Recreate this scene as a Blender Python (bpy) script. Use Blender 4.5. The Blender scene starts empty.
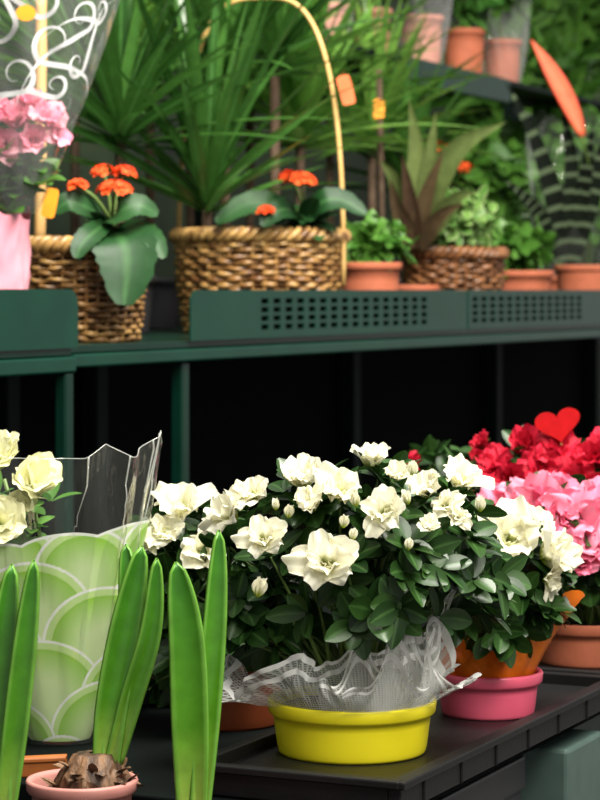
import bpy, math, random
from mathutils import Vector, Matrix, Quaternion
R = random.Random(11)
scene = bpy.context.scene
COL = scene.collection
PI = math.pi
F = 2400.0; H = 1.30; HY = 290.0
def at(px, py, Y): return Vector(((px-300)*Y/F, Y, H-(py-HY)*Y/F))
A = math.radians(65)
U = Vector((math.cos(A), math.sin(A), 0)); V = Vector((-math.sin(A), math.cos(A), 0)); Z = Vector((0,0,1))
P0 = Vector((-110*3.57/F, 3.57, 0))
def rk(u, v, z=0): return P0 + U*u + V*v + Z*z
def tpx(px, v):
    k = (px-300)/F; bx = P0.x+V.x*v; by = P0.y+V.y*v
    return (k*by-bx)/(U.x-k*U.y)
def rkpx(px, v, z): return rk(tpx(px, v), v, z)
def tk(a, b, z=0): return rk(-1.285+a, -.874+b, z)
ZS = H-.075      # upper shelf deck
ZT = H-.430      # tray floor
ZB = H-.446      # bench top
ZL = H-.497      # low stand on the left
Z3 = H+.533      # third tier

# ------------------------------------------------------------------ mesh builder
class MB:
    def __init__(s): s.v=[]; s.f=[]; s.a=[]; s.c=None
    def add(s, vs, fs, at_=None):
        o=len(s.v); s.v += [Vector(p) for p in vs]
        s.f += [tuple(i+o for i in f) for f in fs]
        s.a += (at_ if at_ else [(0.5,0.5,0.5)]*len(vs))
    def mesh(s, name, mat, origin=Vector((0,0,0)), smooth=True):
        me=bpy.data.meshes.new(name)
        me.from_pydata([(p-origin)[:] for p in s.v], [], s.f)
        at_=me.attributes.new('lf','FLOAT_VECTOR','POINT')
        at_.data.foreach_set('vector',[x for t in s.a for x in t])
        if s.c:
            ca=me.color_attributes.new('Col','FLOAT_COLOR','POINT')
            ca.data.foreach_set('color',[x for t in s.c for x in (t[0],t[1],t[2],1)])
        me.polygons.foreach_set('use_smooth',[smooth]*len(me.polygons))
        me.materials.append(mat); me.update()
        return me
    def build(s, name, mat, parent=None, origin=None, smooth=True, bevel=0, solid=0):
        wo = wloc(parent) if parent else (origin or Vector((0,0,0)))
        me=s.mesh(name, mat, wo, smooth)
        o=bpy.data.objects.new(name, me); COL.objects.link(o)
        if parent: o.parent=parent
        else: o.location=wo
        if solid:
            m=o.modifiers.new('solid','SOLIDIFY'); m.thickness=solid; m.offset=0
        if bevel:
            m=o.modifiers.new('bevel','BEVEL'); m.width=bevel; m.segments=2; m.limit_method='ANGLE'
        return o
def wloc(o):
    p=Vector(o.location)
    while o.parent: o=o.parent; p=p+Vector(o.location)
    return p
def tag(o, label, cat, group=None, kind=None):
    o['label']=label; o['category']=cat
    if group: o['group']=group
    if kind: o['kind']=kind
    return o
def thing(name, label, cat, loc, group=None):
    o=bpy.data.objects.new(name, None); COL.objects.link(o); o.location=loc; o.empty_display_size=.05
    return tag(o,label,cat,group)

def ortho(d):
    a=Vector((1,0,0)) if abs(d.x)<.8 else Vector((0,1,0))
    return d.cross(a).normalized()
def catmull(pts, n):
    pts=[Vector(p) for p in pts]
    if len(pts)==2: return [pts[0].lerp(pts[1], i/n) for i in range(n+1)]
    P=[2*pts[0]-pts[1]]+pts+[2*pts[-1]-pts[-2]]; m=len(pts)-1; out=[]
    for i in range(n+1):
        x=i/n*m; k=min(int(x),m-1); t=x-k
        a,b,c,d=P[k:k+4]
        out.append(.5*((2*b)+(c-a)*t+(2*a-5*b+4*c-d)*t*t+(3*b-a-3*c+d)*t**3))
    return out
def tube(mb, pts, rad, seg=6, closed=False, rnd=.5):
    n=len(pts); fr=None; vs=[]; fs=[]; at_=[]
    for i,p in enumerate(pts):
        if closed: d=(pts[(i+1)%n]-pts[i-1]).normalized()
        else: d=(pts[min(i+1,n-1)]-pts[max(i-1,0)]).normalized()
        fr = ortho(d) if fr is None else (fr-d*fr.dot(d)).normalized()
        e=d.cross(fr); r=rad[i] if isinstance(rad,(list,tuple)) else rad
        for j in range(seg):
            a=2*PI*j/seg; vs.append(p+fr*(r*math.cos(a))+e*(r*math.sin(a))); at_.append((rnd,i/n,j/seg))
    for i in range(n if closed else n-1):
        for j in range(seg):
            a=i*seg+j; b=i*seg+(j+1)%seg; i2=(i+1)%n
            fs.append((a,b,i2*seg+(j+1)%seg,i2*seg+j))
    if not closed:
        fs.append(tuple(range(seg))[::-1]); fs.append(tuple((n-1)*seg+j for j in range(seg)))
    mb.add(vs,fs,at_)
def lathe(mb, c, prof, seg=48, wob=0, rnd=.5):
    vs=[];fs=[];at_=[]
    for i,(r,z) in enumerate(prof):
        for j in range(seg):
            a=2*PI*j/seg; rr=r*(1+wob*math.sin(5*a+i)) ; vs.append(Vector((c.x+rr*math.cos(a),c.y+rr*math.sin(a),c.z+z))); at_.append((rnd,i/len(prof),j/seg))
    for i in range(len(prof)-1):
        for j in range(seg):
            fs.append((i*seg+j,i*seg+(j+1)%seg,(i+1)*seg+(j+1)%seg,(i+1)*seg+j))
    mb.add(vs,fs,at_)
def rbox(mb, u0,u1,v0,v1,z0,z1, fn=rk):
    vs=[fn(u,v,z) for z in (z0,z1) for v in (v0,v1) for u in (u0,u1)]
    mb.add(vs,[(0,2,3,1),(4,5,7,6),(0,1,5,4),(2,6,7,3),(0,4,6,2),(1,3,7,5)])
def prof(kind,t):
    if kind=='ell': return max(.04,math.sin(PI*(.04+.94*t))**.68)
    if kind=='round': return max(.06,math.sin(PI*min(1,.06+.92*t**.85))**.5)*(1+.05*math.sin(t*44))
    if kind=='strap': return (.80+.20*math.sin(PI*min(1,t*1.05)))*math.sqrt(max(0,1-t**8))+.005
    if kind=='lance': return (.55+.45*min(1,t*3))*(1-t**2.2)+.01
    if kind=='broad': return max(.03,math.sin(PI*(.1+.88*t**.85)))
    return 1
def blade(mb, base, d, L, W, kind='ell', bend=0., fold=.3, nseg=6, nc=3, side=None, rnd=None, rr=R):
    d=d.normalized()
    if side is None:
        side=d.cross(Z)
        if side.length<.08: side=Vector((rr.uniform(-1,1),rr.uniform(-1,1),0))
        side=(side.normalized()+Vector((rr.uniform(-.3,.3),rr.uniform(-.3,.3),rr.uniform(-.3,.3))))
    rnd=rr.random() if rnd is None else rnd
    p=base.copy(); vs=[];at_=[];fs=[]
    for i in range(nseg+1):
        t=i/nseg
        side=(side-d*side.dot(d)).normalized(); n=side.cross(d); w=W*prof(kind,t)
        for j in range(nc):
            c=j/(nc-1)*2-1
            vs.append(p+side*(c*w)+n*(fold*w*c*c)); at_.append((rnd,t,abs(c)))
        d=(d+Vector((0,0,-bend/nseg))).normalized(); p=p+d*(L/nseg)
    for i in range(nseg):
        for j in range(nc-1):
            a=i*nc+j; fs.append((a,a+1,a+nc+1,a+nc))
    mb.add(vs,fs,at_)
def leafpath(mb, pts, W, kind='strap', fold=.4, face=Vector((0,-1,.15)), n=18, nc=7, rnd=.5, twist=0):
    sp=catmull(pts,n); vs=[];at_=[];fs=[]
    for i,p in enumerate(sp):
        t=i/n; d=(sp[min(i+1,n)]-sp[max(i-1,0)]).normalized()
        side=d.cross(face).normalized(); nn=side.cross(d)
        if twist: 
            q=Quaternion(d,twist*t); side=q@side; nn=q@nn
        w=W*prof(kind,t)
        for j in range(nc):
            c=j/(nc-1)*2-1
            vs.append(p+side*(c*w)+nn*(fold*w*c*c)); at_.append((rnd,t,abs(c)))
    for i in range(n):
        for j in range(nc-1):
            a=i*nc+j; fs.append((a,a+1,a+nc+1,a+nc))
    mb.add(vs,fs,at_)
def rosette(mb,pos,ax,n,L,W,th0,th1,rr,kind='ell',fold=.3,bend=.3,nseg=5,nc=3):
    ax=ax.normalized(); e1=ortho(ax); e2=ax.cross(e1); off=rr.random()*6.3
    for k in range(n):
        ph=off+k*2.4; th=rr.uniform(th0,th1)
        d=ax*math.cos(th)+(e1*math.cos(ph)+e2*math.sin(ph))*math.sin(th)
        blade(mb,pos+d*.002,d,L*rr.uniform(.65,1.2),W*rr.uniform(.8,1.15),kind,bend,fold,nseg,nc,side=d.cross(ax)+Vector((rr.uniform(-.3,.3),rr.uniform(-.3,.3),rr.uniform(-.3,.3))),rr=rr)

# ------------------------------------------------------------------ materials
def newmat(name):
    m=bpy.data.materials.new(name); m.use_nodes=True
    nt=m.node_tree; return m,nt,nt.nodes['Principled BSDF'],nt.nodes['Material Output']
def nd(nt,t,**k):
    n=nt.nodes.new(t)
    for a,b in k.items(): setattr(n,a,b)
    return n
def c4(c): return (c[0],c[1],c[2],1)
def mixc(nt,fac,a,b,mode='MIX'):
    n=nd(nt,'ShaderNodeMix',data_type='RGBA',blend_type=mode)
    for s,x in ((0,fac),(6,a),(7,b)):
        if isinstance(x,bpy.types.NodeSocket): nt.links.new(x,n.inputs[s])
        else: n.inputs[s].default_value = x if s==0 else c4(x)
    return n.outputs[2]
def lf(nt):
    a=nd(nt,'ShaderNodeAttribute',attribute_name='lf'); s=nd(nt,'ShaderNodeSeparateXYZ')
    nt.links.new(a.outputs['Vector'],s.inputs[0]); return s.outputs
def math_(nt,op,a,b=None,c=None):
    n=nd(nt,'ShaderNodeMath',operation=op)
    for i,x in enumerate((a,b,c)):
        if x is None: continue
        if isinstance(x,bpy.types.NodeSocket): nt.links.new(x,n.inputs[i])
        else: n.inputs[i].default_value=x
    return n.outputs[0]
def rng(nt,x,a,b):
    n=nd(nt,'ShaderNodeMapRange'); nt.links.new(x,n.inputs[0]); n.inputs[1].default_value=a; n.inputs[2].default_value=b; return n.outputs[0]
def noise(nt,scale,detail=3,stretch=None):
    tc=nd(nt,'ShaderNodeTexCoord'); n=nd(nt,'ShaderNodeTexNoise'); n.inputs['Scale'].default_value=scale; n.inputs['Detail'].default_value=detail
    if stretch:
        mp=nd(nt,'ShaderNodeMapping'); mp.inputs['Scale'].default_value=stretch
        nt.links.new(tc.outputs['Object'],mp.inputs['Vector']); nt.links.new(mp.outputs[0],n.inputs['Vector'])
    else: nt.links.new(tc.outputs['Object'],n.inputs['Vector'])
    return n.outputs[0]
def plain(name,c,rough=.5,c2=None,scale=30,metal=0,bump=0,spec=.5,tr=0,stretch=None):
    m,nt,b,o=newmat(name)
    n=noise(nt,scale,3,stretch); f=rng(nt,n,.35,.65)
    col=mixc(nt,f,c,c2 or tuple(x*.82 for x in c))
    nt.links.new(col,b.inputs['Base Color'])
    b.inputs['Roughness'].default_value=rough; b.inputs['Metallic'].default_value=metal; b.inputs['Specular IOR Level'].default_value=spec
    if bump:
        bp=nd(nt,'ShaderNodeBump'); bp.inputs['Strength'].default_value=bump; bp.inputs['Distance'].default_value=.002
        nt.links.new(noise(nt,scale*3,3,stretch),bp.inputs['Height']); nt.links.new(bp.outputs[0],b.inputs['Normal'])
    if tr: translucent(nt,b,o,col,tr)
    return m
def translucent(nt,b,o,col,f):
    t=nd(nt,'ShaderNodeBsdfTranslucent'); nt.links.new(col,t.inputs[0])
    mx=nd(nt,'ShaderNodeMixShader'); mx.inputs[0].default_value=f
    nt.links.new(b.outputs[0],mx.inputs[1]); nt.links.new(t.outputs[0],mx.inputs[2]); nt.links.new(mx.outputs[0],o.inputs[0])
def leaf(name,c1,c2,rough=.35,vein=None,tip=None,base=None,tr=.12,edge=None,bands=None,spec=.4):
    m,nt,b,o=newmat(name); s=lf(nt)
    col=mixc(nt,s[0],c1,c2)
    if tip: col=mixc(nt,rng(nt,s[1],.3,1),col,tip)
    if base: col=mixc(nt,rng(nt,s[1],.35,0),col,base)
    if vein: col=mixc(nt,rng(nt,s[2],.22,.02),col,vein)
    if edge: col=mixc(nt,rng(nt,s[2],.72,.98),col,edge)
    if bands:
        w=math_(nt,'SINE',math_(nt,'MULTIPLY',s[1],64)); col=mixc(nt,rng(nt,w,.45,.85),col,bands)
    col=mixc(nt,rng(nt,noise(nt,60),.3,.7),col,mixc(nt,1.0,col,(.75,.75,.75),'MULTIPLY'))
    nt.links.new(col,b.inputs['Base Color']); b.inputs['Roughness'].default_value=rough; b.inputs['Specular IOR Level'].default_value=spec
    translucent(nt,b,o,col,tr); return m
def petal(name,cen,c1,c2,tr=.3,cend=.35,c0=.08):
    m,nt,b,o=newmat(name); s=lf(nt)
    col=mixc(nt,s[0],c1,c2); col=mixc(nt,rng(nt,s[1],c0,cend),cen,col)
    nt.links.new(col,b.inputs['Base Color']); b.inputs['Roughness'].default_value=.6; b.inputs['Specular IOR Level'].default_value=.2
    translucent(nt,b,o,col,tr); return m
def wicker(name,c1,c2,c3):
    m,nt,b,o=newmat(name); s=lf(nt)
    col=mixc(nt,s[0],c1,c2); col=mixc(nt,rng(nt,noise(nt,45),.45,.65),col,c3)
    nt.links.new(col,b.inputs['Base Color']); b.inputs['Roughness'].default_value=.36; return m
def cello(name,tint=(1,1,1),haze=.03,hc=(1,1,1),lo=.05,hi=.55,bs=18,bst=.6,rough=.10,stretch=None):
    m,nt,b,o=newmat(name); nt.nodes.remove(b)
    tr=nd(nt,'ShaderNodeBsdfTransparent'); tr.inputs[0].default_value=c4(tint)
    gl=nd(nt,'ShaderNodeBsdfGlossy'); gl.inputs['Roughness'].default_value=rough; gl.inputs[0].default_value=(1,1,.96,1)
    df=nd(nt,'ShaderNodeBsdfDiffuse'); df.inputs[0].default_value=c4(hc)
    bp=nd(nt,'ShaderNodeBump'); bp.inputs['Strength'].default_value=bst; bp.inputs['Distance'].default_value=.015
    nt.links.new(noise(nt,bs,2,stretch),bp.inputs['Height']); nt.links.new(bp.outputs[0],gl.inputs['Normal'])
    lw=nd(nt,'ShaderNodeLayerWeight'); lw.inputs[0].default_value=.35; nt.links.new(bp.outputs[0],lw.inputs['Normal'])
    mp=nd(nt,'ShaderNodeMapRange'); nt.links.new(lw.outputs['Facing'],mp.inputs[0]); mp.inputs[1].default_value=.2; mp.inputs[3].default_value=lo; mp.inputs[4].default_value=hi
    m1=nd(nt,'ShaderNodeMixShader'); m1.inputs[0].default_value=haze
    nt.links.new(tr.outputs[0],m1.inputs[1]); nt.links.new(df.outputs[0],m1.inputs[2])
    m2=nd(nt,'ShaderNodeMixShader'); nt.links.new(mp.outputs[0],m2.inputs[0])
    nt.links.new(m1.outputs[0],m2.inputs[1]); nt.links.new(gl.outputs[0],m2.inputs[2]); nt.links.new(m2.outputs[0],o.inputs[0]); return m
def netmat():
    m,nt,b,o=newmat('netting'); s=lf(nt)
    fx=math_(nt,'LESS_THAN',math_(nt,'FRACT',s[0]),.40); fy=math_(nt,'LESS_THAN',math_(nt,'FRACT',s[1]),.40)
    net=math_(nt,'MAXIMUM',fx,fy)
    e1=math_(nt,'GREATER_THAN',s[2],.90); e2=math_(nt,'MULTIPLY',math_(nt,'GREATER_THAN',s[2],.66),math_(nt,'LESS_THAN',s[2],.76))
    edge=math_(nt,'MAXIMUM',e1,e2)
    al=math_(nt,'MAXIMUM',math_(nt,'MULTIPLY',net,.56),math_(nt,'MULTIPLY',edge,.9))
    al=math_(nt,'MAXIMUM',al,.14)
    col=mixc(nt,edge,(.76,.77,.73),(.93,.93,.90))
    nt.links.new(col,b.inputs['Base Color']); b.inputs['Roughness'].default_value=.45; b.inputs['Specular IOR Level'].default_value=.25
    nt.links.new(al,b.inputs['Alpha']); return m

M={}
M['green_paint']=plain('green_paint',(.0011,.017,.0100),.28,(.0009,.014,.0082),20,spec=.28)
M['green_lip']=plain('green_lip',(.0014,.029,.0172),.28,(.0012,.024,.0145),14,spec=.28)
M['green_dark']=plain('green_dark',(.002,.008,.006),.6,spec=.15)
M['green_shaded']=plain('green_shaded',(.004,.012,.0095),.6,spec=.1)  # shelf green with the recess's shade put into it, for rear posts
M['grey_green']=plain('grey_green',(.05,.085,.073),.5,(.04,.07,.06))
M['black']=plain('black_void',(.003,.0045,.004),.9,spec=.05)  # near-black: shade of the void under the shelf put into the colour
M['black_plastic']=plain('black_plastic',(.006,.006,.0065),.45,(.005,.005,.005),60,bump=.15,spec=.25)
M['charcoal']=plain('charcoal_plastic',(.02,.02,.023),.45)
M['yellow']=plain('yellow_plastic',(.92,.80,.020),.35,(.88,.75,.016),12)
M['pink_pot']=plain('pink_plastic',(.84,.13,.22),.35,(.78,.11,.19),12)
M['terra']=plain('terracotta',(.46,.125,.06),.75,(.38,.10,.045),25,bump=.2)
M['terra_light']=plain('terracotta_light',(.60,.25,.18),.7,(.52,.20,.14),25,bump=.2)
M['redbrown']=plain('red_brown_plastic',(.28,.06,.016),.45)
M['wood']=plain('orange_wood',(.38,.11,.02),.5,(.26,.07,.012),24,bump=.2)
M['hy_pot']=plain('dusty_pink_pot',(.46,.20,.17),.6,(.40,.16,.135),30)
M['soil']=plain('soil',(.014,.009,.006),.95,(.03,.02,.013),90,bump=.8)
M['bulb']=plain('bulb_skin',(.035,.016,.008),.6,(.22,.115,.055),60,bump=.9,stretch=(1.6,1.6,.25))
M['stem']=plain('stem_green',(.12,.20,.04),.5)
M['bark']=plain('bark',(.12,.075,.045),.85,(.08,.045,.025),60,bump=.5)
M['bamboo']=plain('bamboo',(.62,.38,.14),.5,(.52,.29,.10),12)
M['hoop']=plain('hoop_cane',(.70,.45,.16),.5,(.60,.36,.11),20)
M['orange_tag']=plain('orange_card',(.95,.33,.01),.5,(.9,.28,.01))
M['red_tag']=plain('red_card',(.88,.18,.05),.5)
M['white_ink']=plain('white_ink',(.85,.85,.85),.6,(.8,.8,.8))
M['heart']=plain('red_felt',(.40,.006,.008),.9,(.34,.005,.007),80,spec=.1)
M['pink_wrap']=plain('pink_paper',(.74,.26,.33),.35,(.80,.36,.42),9,bump=.6)
M['azl']=leaf('azalea_leaf',(.009,.034,.006),(.030,.078,.014),.34,vein=(.045,.11,.025),tr=.13,spec=.36)
M['hya']=leaf('hyacinth_leaf',(.075,.275,.012),(.12,.36,.018),.24,tip=(.045,.21,.016),base=(.34,.52,.08),edge=(.17,.41,.05),tr=.2,spec=.5)
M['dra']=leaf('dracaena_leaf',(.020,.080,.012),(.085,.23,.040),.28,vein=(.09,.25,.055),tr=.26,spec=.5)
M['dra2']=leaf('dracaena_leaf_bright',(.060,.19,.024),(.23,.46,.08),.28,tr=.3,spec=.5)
M['kal']=leaf('kalanchoe_leaf',(.010,.048,.012),(.024,.085,.022),.45,vein=(.035,.11,.03),tr=.08,spec=.22)
M['var']=leaf('variegated_leaf',(.10,.26,.045),(.22,.40,.09),.4,edge=(.55,.65,.32),tr=.25)
M['mid']=leaf('shrub_leaf',(.045,.15,.017),(.14,.33,.05),.4,tr=.3)
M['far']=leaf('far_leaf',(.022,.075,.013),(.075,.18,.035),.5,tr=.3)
M['brom']=leaf('bromeliad_leaf',(.10,.14,.04),(.22,.28,.09),.35,base=(.10,.045,.03),tr=.2)
M['bromred']=leaf('bromeliad_dark_leaf',(.065,.032,.022),(.12,.08,.04),.35,tr=.1)
M['zebra']=leaf('banded_leaf',(.004,.007,.004),(.008,.013,.007),.5,bands=(.10,.14,.075),tr=.05,spec=.2)
M['spike']=leaf('orange_spike',(.90,.15,.06),(.95,.24,.11),.45,edge=(.80,.08,.035),tr=.15)
M['white']=petal('white_petal',(.46,.54,.04),(.87,.84,.65),(.90,.88,.75),.38,.58,.14)
M['cream']=petal('cream_petal',(.52,.60,.08),(.82,.80,.46),(.86,.85,.60),.3,.5)
M['pink']=petal('pink_petal',(.56,.04,.13),(.78,.17,.29),(.86,.31,.42),.3,.5)
M['palepink']=petal('pale_pink_petal',(.70,.08,.22),(.85,.27,.40),(.90,.46,.54),.3,.5)
M['red']=petal('red_petal',(.16,.002,.005),(.42,.006,.022),(.58,.015,.045),.28,.45)
M['orange']=petal('orange_floret',(.90,.30,.03),(.86,.075,.018),(.92,.14,.03),.25,.2)
M['straw']=wicker('straw_weave',(.24,.11,.032),(.62,.38,.13),(.13,.055,.017))
M['brownw']=wicker('brown_weave',(.14,.055,.02),(.25,.105,.04),(.08,.032,.012))
M['straw2']=wicker('tan_weave',(.18,.085,.026),(.48,.28,.09),(.09,.04,.013))
M['cello']=cello('cellophane',haze=.035,hc=(.9,.93,.88),lo=.04,hi=.70,bs=16,bst=1.0,rough=.05,stretch=(2.2,2.2,.5))
M['cello_soft']=cello('cellophane_soft',haze=.012,hc=(.9,.93,.9),lo=.015,hi=.40,bs=16,bst=.8,rough=.06)
M['cello_glint']=cello('cellophane_glint',haze=.30,hc=(.92,.95,.90),lo=.08,hi=.4,bs=16,bst=.4,rough=.12)  # whitish film for painted highlights along hem and creases
M['cello_haze']=cello('cellophane_printed',haze=.09,hc=(.9,.9,.9),lo=.025,hi=.55,bs=14,bst=1.0,rough=.06,stretch=(2,2,.6))
M['orange_wrap']=plain('orange_paper',(1.0,.25,.010),.4,(.92,.19,.008),20,tr=.4,bump=.6)
M['net']=netmat()
m,nt,b,o=newmat('printed_paper'); ca=nd(nt,'ShaderNodeVertexColor',layer_name='Col'); nt.links.new(ca.outputs[0],b.inputs['Base Color']); b.inputs['Roughness'].default_value=.4; M['paper']=m

# ------------------------------------------------------------------ flower meshes
def flower_mesh(name,mat,seed,whorls,ruf=.06,ns=9,nt_=12,cup=.16,jit=11):
    rr=random.Random(seed); mb=MB()
    for (n,ang,L,W) in whorls:
        off=rr.uniform(0,6.3)
        for k in range(n):
            ph=off+k*2*PI/n+rr.uniform(-.25,.25); an=math.radians(ang+rr.uniform(-jit,jit)); l=L*rr.uniform(.82,1.14); w0=W*rr.uniform(.85,1.15)
            er=Vector((math.cos(ph),math.sin(ph),0)); et=Vector((-math.sin(ph),math.cos(ph),0))
            p1,p2,p3=rr.random()*6,rr.random()*6,rr.random()*6; rn=rr.random()
            sp=er*.02; vs=[];at_=[];fs=[]; tilt=rr.uniform(-.3,.3)
            for i in range(ns+1):
                s=i/ns; th=an*(.30+.80*s**.9)
                d=er*math.sin(th)+Z*math.cos(th); nn=Z*math.sin(th)-er*math.cos(th)
                w=w0*max(.12,math.sin(PI*min(1,s*.70+.04))**.9)
                for j in range(nt_+1):
                    t=j/nt_*2-1
                    q=sp+et*(w*t)+d*(l*.20*s*s*(1-t*t)-l*.08*s+.04*l*s*s*math.sin(6*t+p3))+nn*(ruf*s**1.7*(math.sin(4.4*t+p1)+.6*math.sin(9*t+p2))*(.4+.6*abs(t))+cup*w*t*t+tilt*w*t*s)
                    vs.append(q); at_.append((rn,s*L,abs(t)))
                sp=sp+d*(l/ns)
            for i in range(ns):
                for j in range(nt_):
                    a=i*(nt_+1)+j; fs.append((a,a+1,a+nt_+2,a+nt_+1))
            mb.add(vs,fs,at_)
    return mb.mesh(name,mat)
DBL=[(6,86,1.10,.52),(5,62,.90,.44),(4,34,.55,.26)]
OPENF=[(5,76,1.14,.54),(5,50,.92,.42),(4,26,.50,.24)]
SIDEF=[(5,56,1.20,.54),(5,36,1.05,.44),(3,16,.7,.30)]
LOOSE=[(5,84,1.15,.50),(4,50,1.0,.42),(3,24,.6,.26)]
BUDF=[(5,16,1.0,.45),(4,8,.9,.36)]
FW=[flower_mesh('white_flower',M['white'],s,w,r,jit=20) for s,w,r in ((1,DBL,.15),(2,OPENF,.18),(3,SIDEF,.18),(4,LOOSE,.19),(31,SIDEF,.19))]
FWB=flower_mesh('white_bud',M['white'],9,BUDF,.02)
FP=[flower_mesh('pink_flower',M['pink'],s,w,.15,jit=18) for s,w in ((5,DBL),(6,SIDEF),(36,OPENF))]
FR=[flower_mesh('red_flower',M['red'],s,w,.15,jit=18) for s,w in ((7,DBL),(8,SIDEF))]
FPP=[flower_mesh('pale_pink_flower',M['palepink'],s,w,.14,jit=18) for s,w in ((15,DBL),(16,SIDEF))]
FC=[flower_mesh('cream_flower',M['cream'],s,w,.10,jit=14) for s,w in ((25,[(6,66,1.1,.60),(5,44,.95,.50),(3,22,.6,.35)]),(26,[(6,54,1.1,.60),(5,34,.95,.48)]))]
def put(mesh,name,root,pos,axis,size,roll=None):
    o=bpy.data.objects.new(name,mesh); COL.objects.link(o); o.parent=root
    o.location=pos-wloc(root); o.rotation_mode='QUATERNION'
    q=axis.to_track_quat('Z','Y'); o.rotation_quaternion=q@Quaternion((0,0,1),R.random()*6.3 if roll is None else roll)
    o.scale=(size,)*3; return o

# ------------------------------------------------------------------ pots
def pot(root,c,r0,r1,h,mat,lip=.004,liph=.014,soil=True):
    mb=MB()
    ph=h-liph
    rm=r0+(r1-lip-r0)*(ph/h)
    pr=[(0,0),(r0*.96,0),(r0*.99,.001),(r0,.003)]
    for k in range(1,5): pr.append((r0+(rm-r0)*k/5,ph*k/5))
    pr+=[(rm,ph),(r1-.0015,ph+.0008),(r1,ph+.003),(r1+.001,h-.002),(r1,h),(r1-.003,h),(r1-.005,h-.004),(r1-.007,h*.6),(r0*.85,.004)]
    lathe(mb,c,pr,56); o=mb.build('pot',mat,root)
    if soil:
        mb=MB(); zz=h*.86; lathe(mb,c,[(0,zz+.004),(r1*.4,zz+.003),(r1*.8,zz),(r1-.0065,zz-.003)],28,.02); mb.build('soil',M['soil'],root)
    return o
def ellip_hit(px,py,c,r):
    d=at(px,py,1.0)-Vector((0,0,H)); o=Vector((0,0,H))-c
    S=Vector((1/r[0],1/r[1],1/r[2])); D=Vector((d.x*S.x,d.y*S.y,d.z*S.z)); O=Vector((o.x*S.x,o.y*S.y,o.z*S.z))
    a=D.dot(D); b_=2*O.dot(D); cc=O.dot(O)-1; q=b_*b_-4*a*cc
    if q<0: 
        p=at(px,py,c.y)
    else:
        t=(-b_-math.sqrt(q))/(2*a); p=Vector((0,0,H))+d*t
    n=p-c; n=Vector((n.x/r[0]**2,n.y/r[1]**2,n.z/r[2]**2)).normalized()
    return p,n
def azalea(label,base,potargs,c,r,nros,leafL,flowers,meshes,seed,group='potted azaleas on the black trays',mat=None,zmin=-.5,buds=(),fk=1.1,wr=.30,lobes=()):
    rr=random.Random(seed)
    root=thing('potted_azalea',label,'potted plant',base,group)
    pot(root,base,*potargs[0],**potargs[1])
    mb=MB(); bm=MB(); top=base+Z*potargs[0][2]*.86
    for (lc_,lr_,ln_,zm_) in [(c,r,nros,zmin)]+list(lobes):
      for k in range(ln_):
        while True:
            d=Vector((rr.gauss(0,1),rr.gauss(0,1),rr.gauss(0,1))).normalized()
            if d.z>zm_: break
        q=rr.uniform(.78,1.0) if k%3 else rr.uniform(.35,.75)
        pos=lc_+Vector((d.x*lr_[0]*q,d.y*lr_[1]*q,d.z*lr_[2]*q))
        ax=(d*1.0+Z*.6+Vector((rr.uniform(-.5,.5),rr.uniform(-.5,.5),rr.uniform(-.3,.3)))).normalized()
        rosette(mb,pos,ax,rr.randint(4,8),leafL,leafL*wr,.75,1.55,rr,'ell',.22,.3,6,5)
        if k%2==0:
            mid=top.lerp(pos,.5)+Vector((rr.uniform(-.01,.01),rr.uniform(-.01,.01),.01))
            tube(bm,catmull([top+Vector((rr.uniform(-.02,.02),rr.uniform(-.02,.02),-.004)),mid,pos],7),[.0028-.0018*i/7 for i in range(8)],5)
    mb.build('foliage',mat or M['azl'],root); bm.build('branches',M['stem'],root)
    for i,fl in enumerate(flowers):
        px,py,sz=fl[:3]; mi=fl[3] if len(fl)>3 else i
        p,n=ellip_hit(px,py,c,(r[0]*1.08,r[1]*1.08,r[2]*1.12))
        n2=(n+Z*.4+Vector((0,-.6,0))+Vector((rr.uniform(-.45,.45),rr.uniform(-.3,.3),rr.uniform(-.2,.3))))
        if len(fl)>4: n2=Vector(fl[4])
        n2.normalize(); s=sz*.5*p.y/F*fk
        put(meshes[mi%len(meshes)],'flower',root,p-n2*s*.3,n2,s)
    for px,py,sz in buds:
        p,n=ellip_hit(px,py,c,(r[0]*1.12,r[1]*1.12,r[2]*1.16)); s=sz*.75*p.y/F
        put(FWB,'flower_bud',root,p-Z*s*.5,(Z+Vector((rr.uniform(-.3,.3),-.2,0))).normalized(),s)
    return root
def skirt(mb,c,z0,r0,hf,rf,n=220,ns=14,cell=.0045,a0=-180,a1=180,zf=None,jit=0):
    vs=[];at_=[];fs=[]; rj=random.Random(3)
    for i in range(n+1):
        ph=math.radians(a0+(a1-a0)*i/n)
        for k in range(ns+1):
            s=k/ns; h=hf(ph); rr_=r0+rf(ph,s)+(rj.uniform(-jit,jit)*min(1,s*2) if i<n else 0)
            z=z0+h*(zf(ph,s) if zf else s)
            vs.append(Vector((c.x+rr_*math.cos(ph),c.y+rr_*math.sin(ph),z))); at_.append((ph*.1/cell+s*3,s*h*1.5/cell,s))
    for i in range(n):
        for k in range(ns):
            a=i*(ns+1)+k; b=(i+1)*(ns+1)+k
            if jit: fs+= [(a,b,b+1),(a,b+1,a+1)]
            else: fs.append((a,b,b+1,a+1))
    mb.add(vs,fs,at_); return mb

# ------------------------------------------------------------------ setting
mb=MB(); mb.add([(-6,-3,0),(9,-3,0),(9,14,0),(-6,14,0)],[(0,1,2,3)])
o=mb.build('floor',plain('concrete',(.16,.155,.15),.8,(.12,.115,.11),4)); o['kind']='structure'
mb=MB(); rbox(mb,-4,10,1.95,2.05,0,4.2)
o=mb.build('wall_back',plain('dim_wall',(.012,.024,.011),.9,(.04,.068,.028),2)); o['kind']='structure'

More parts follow.
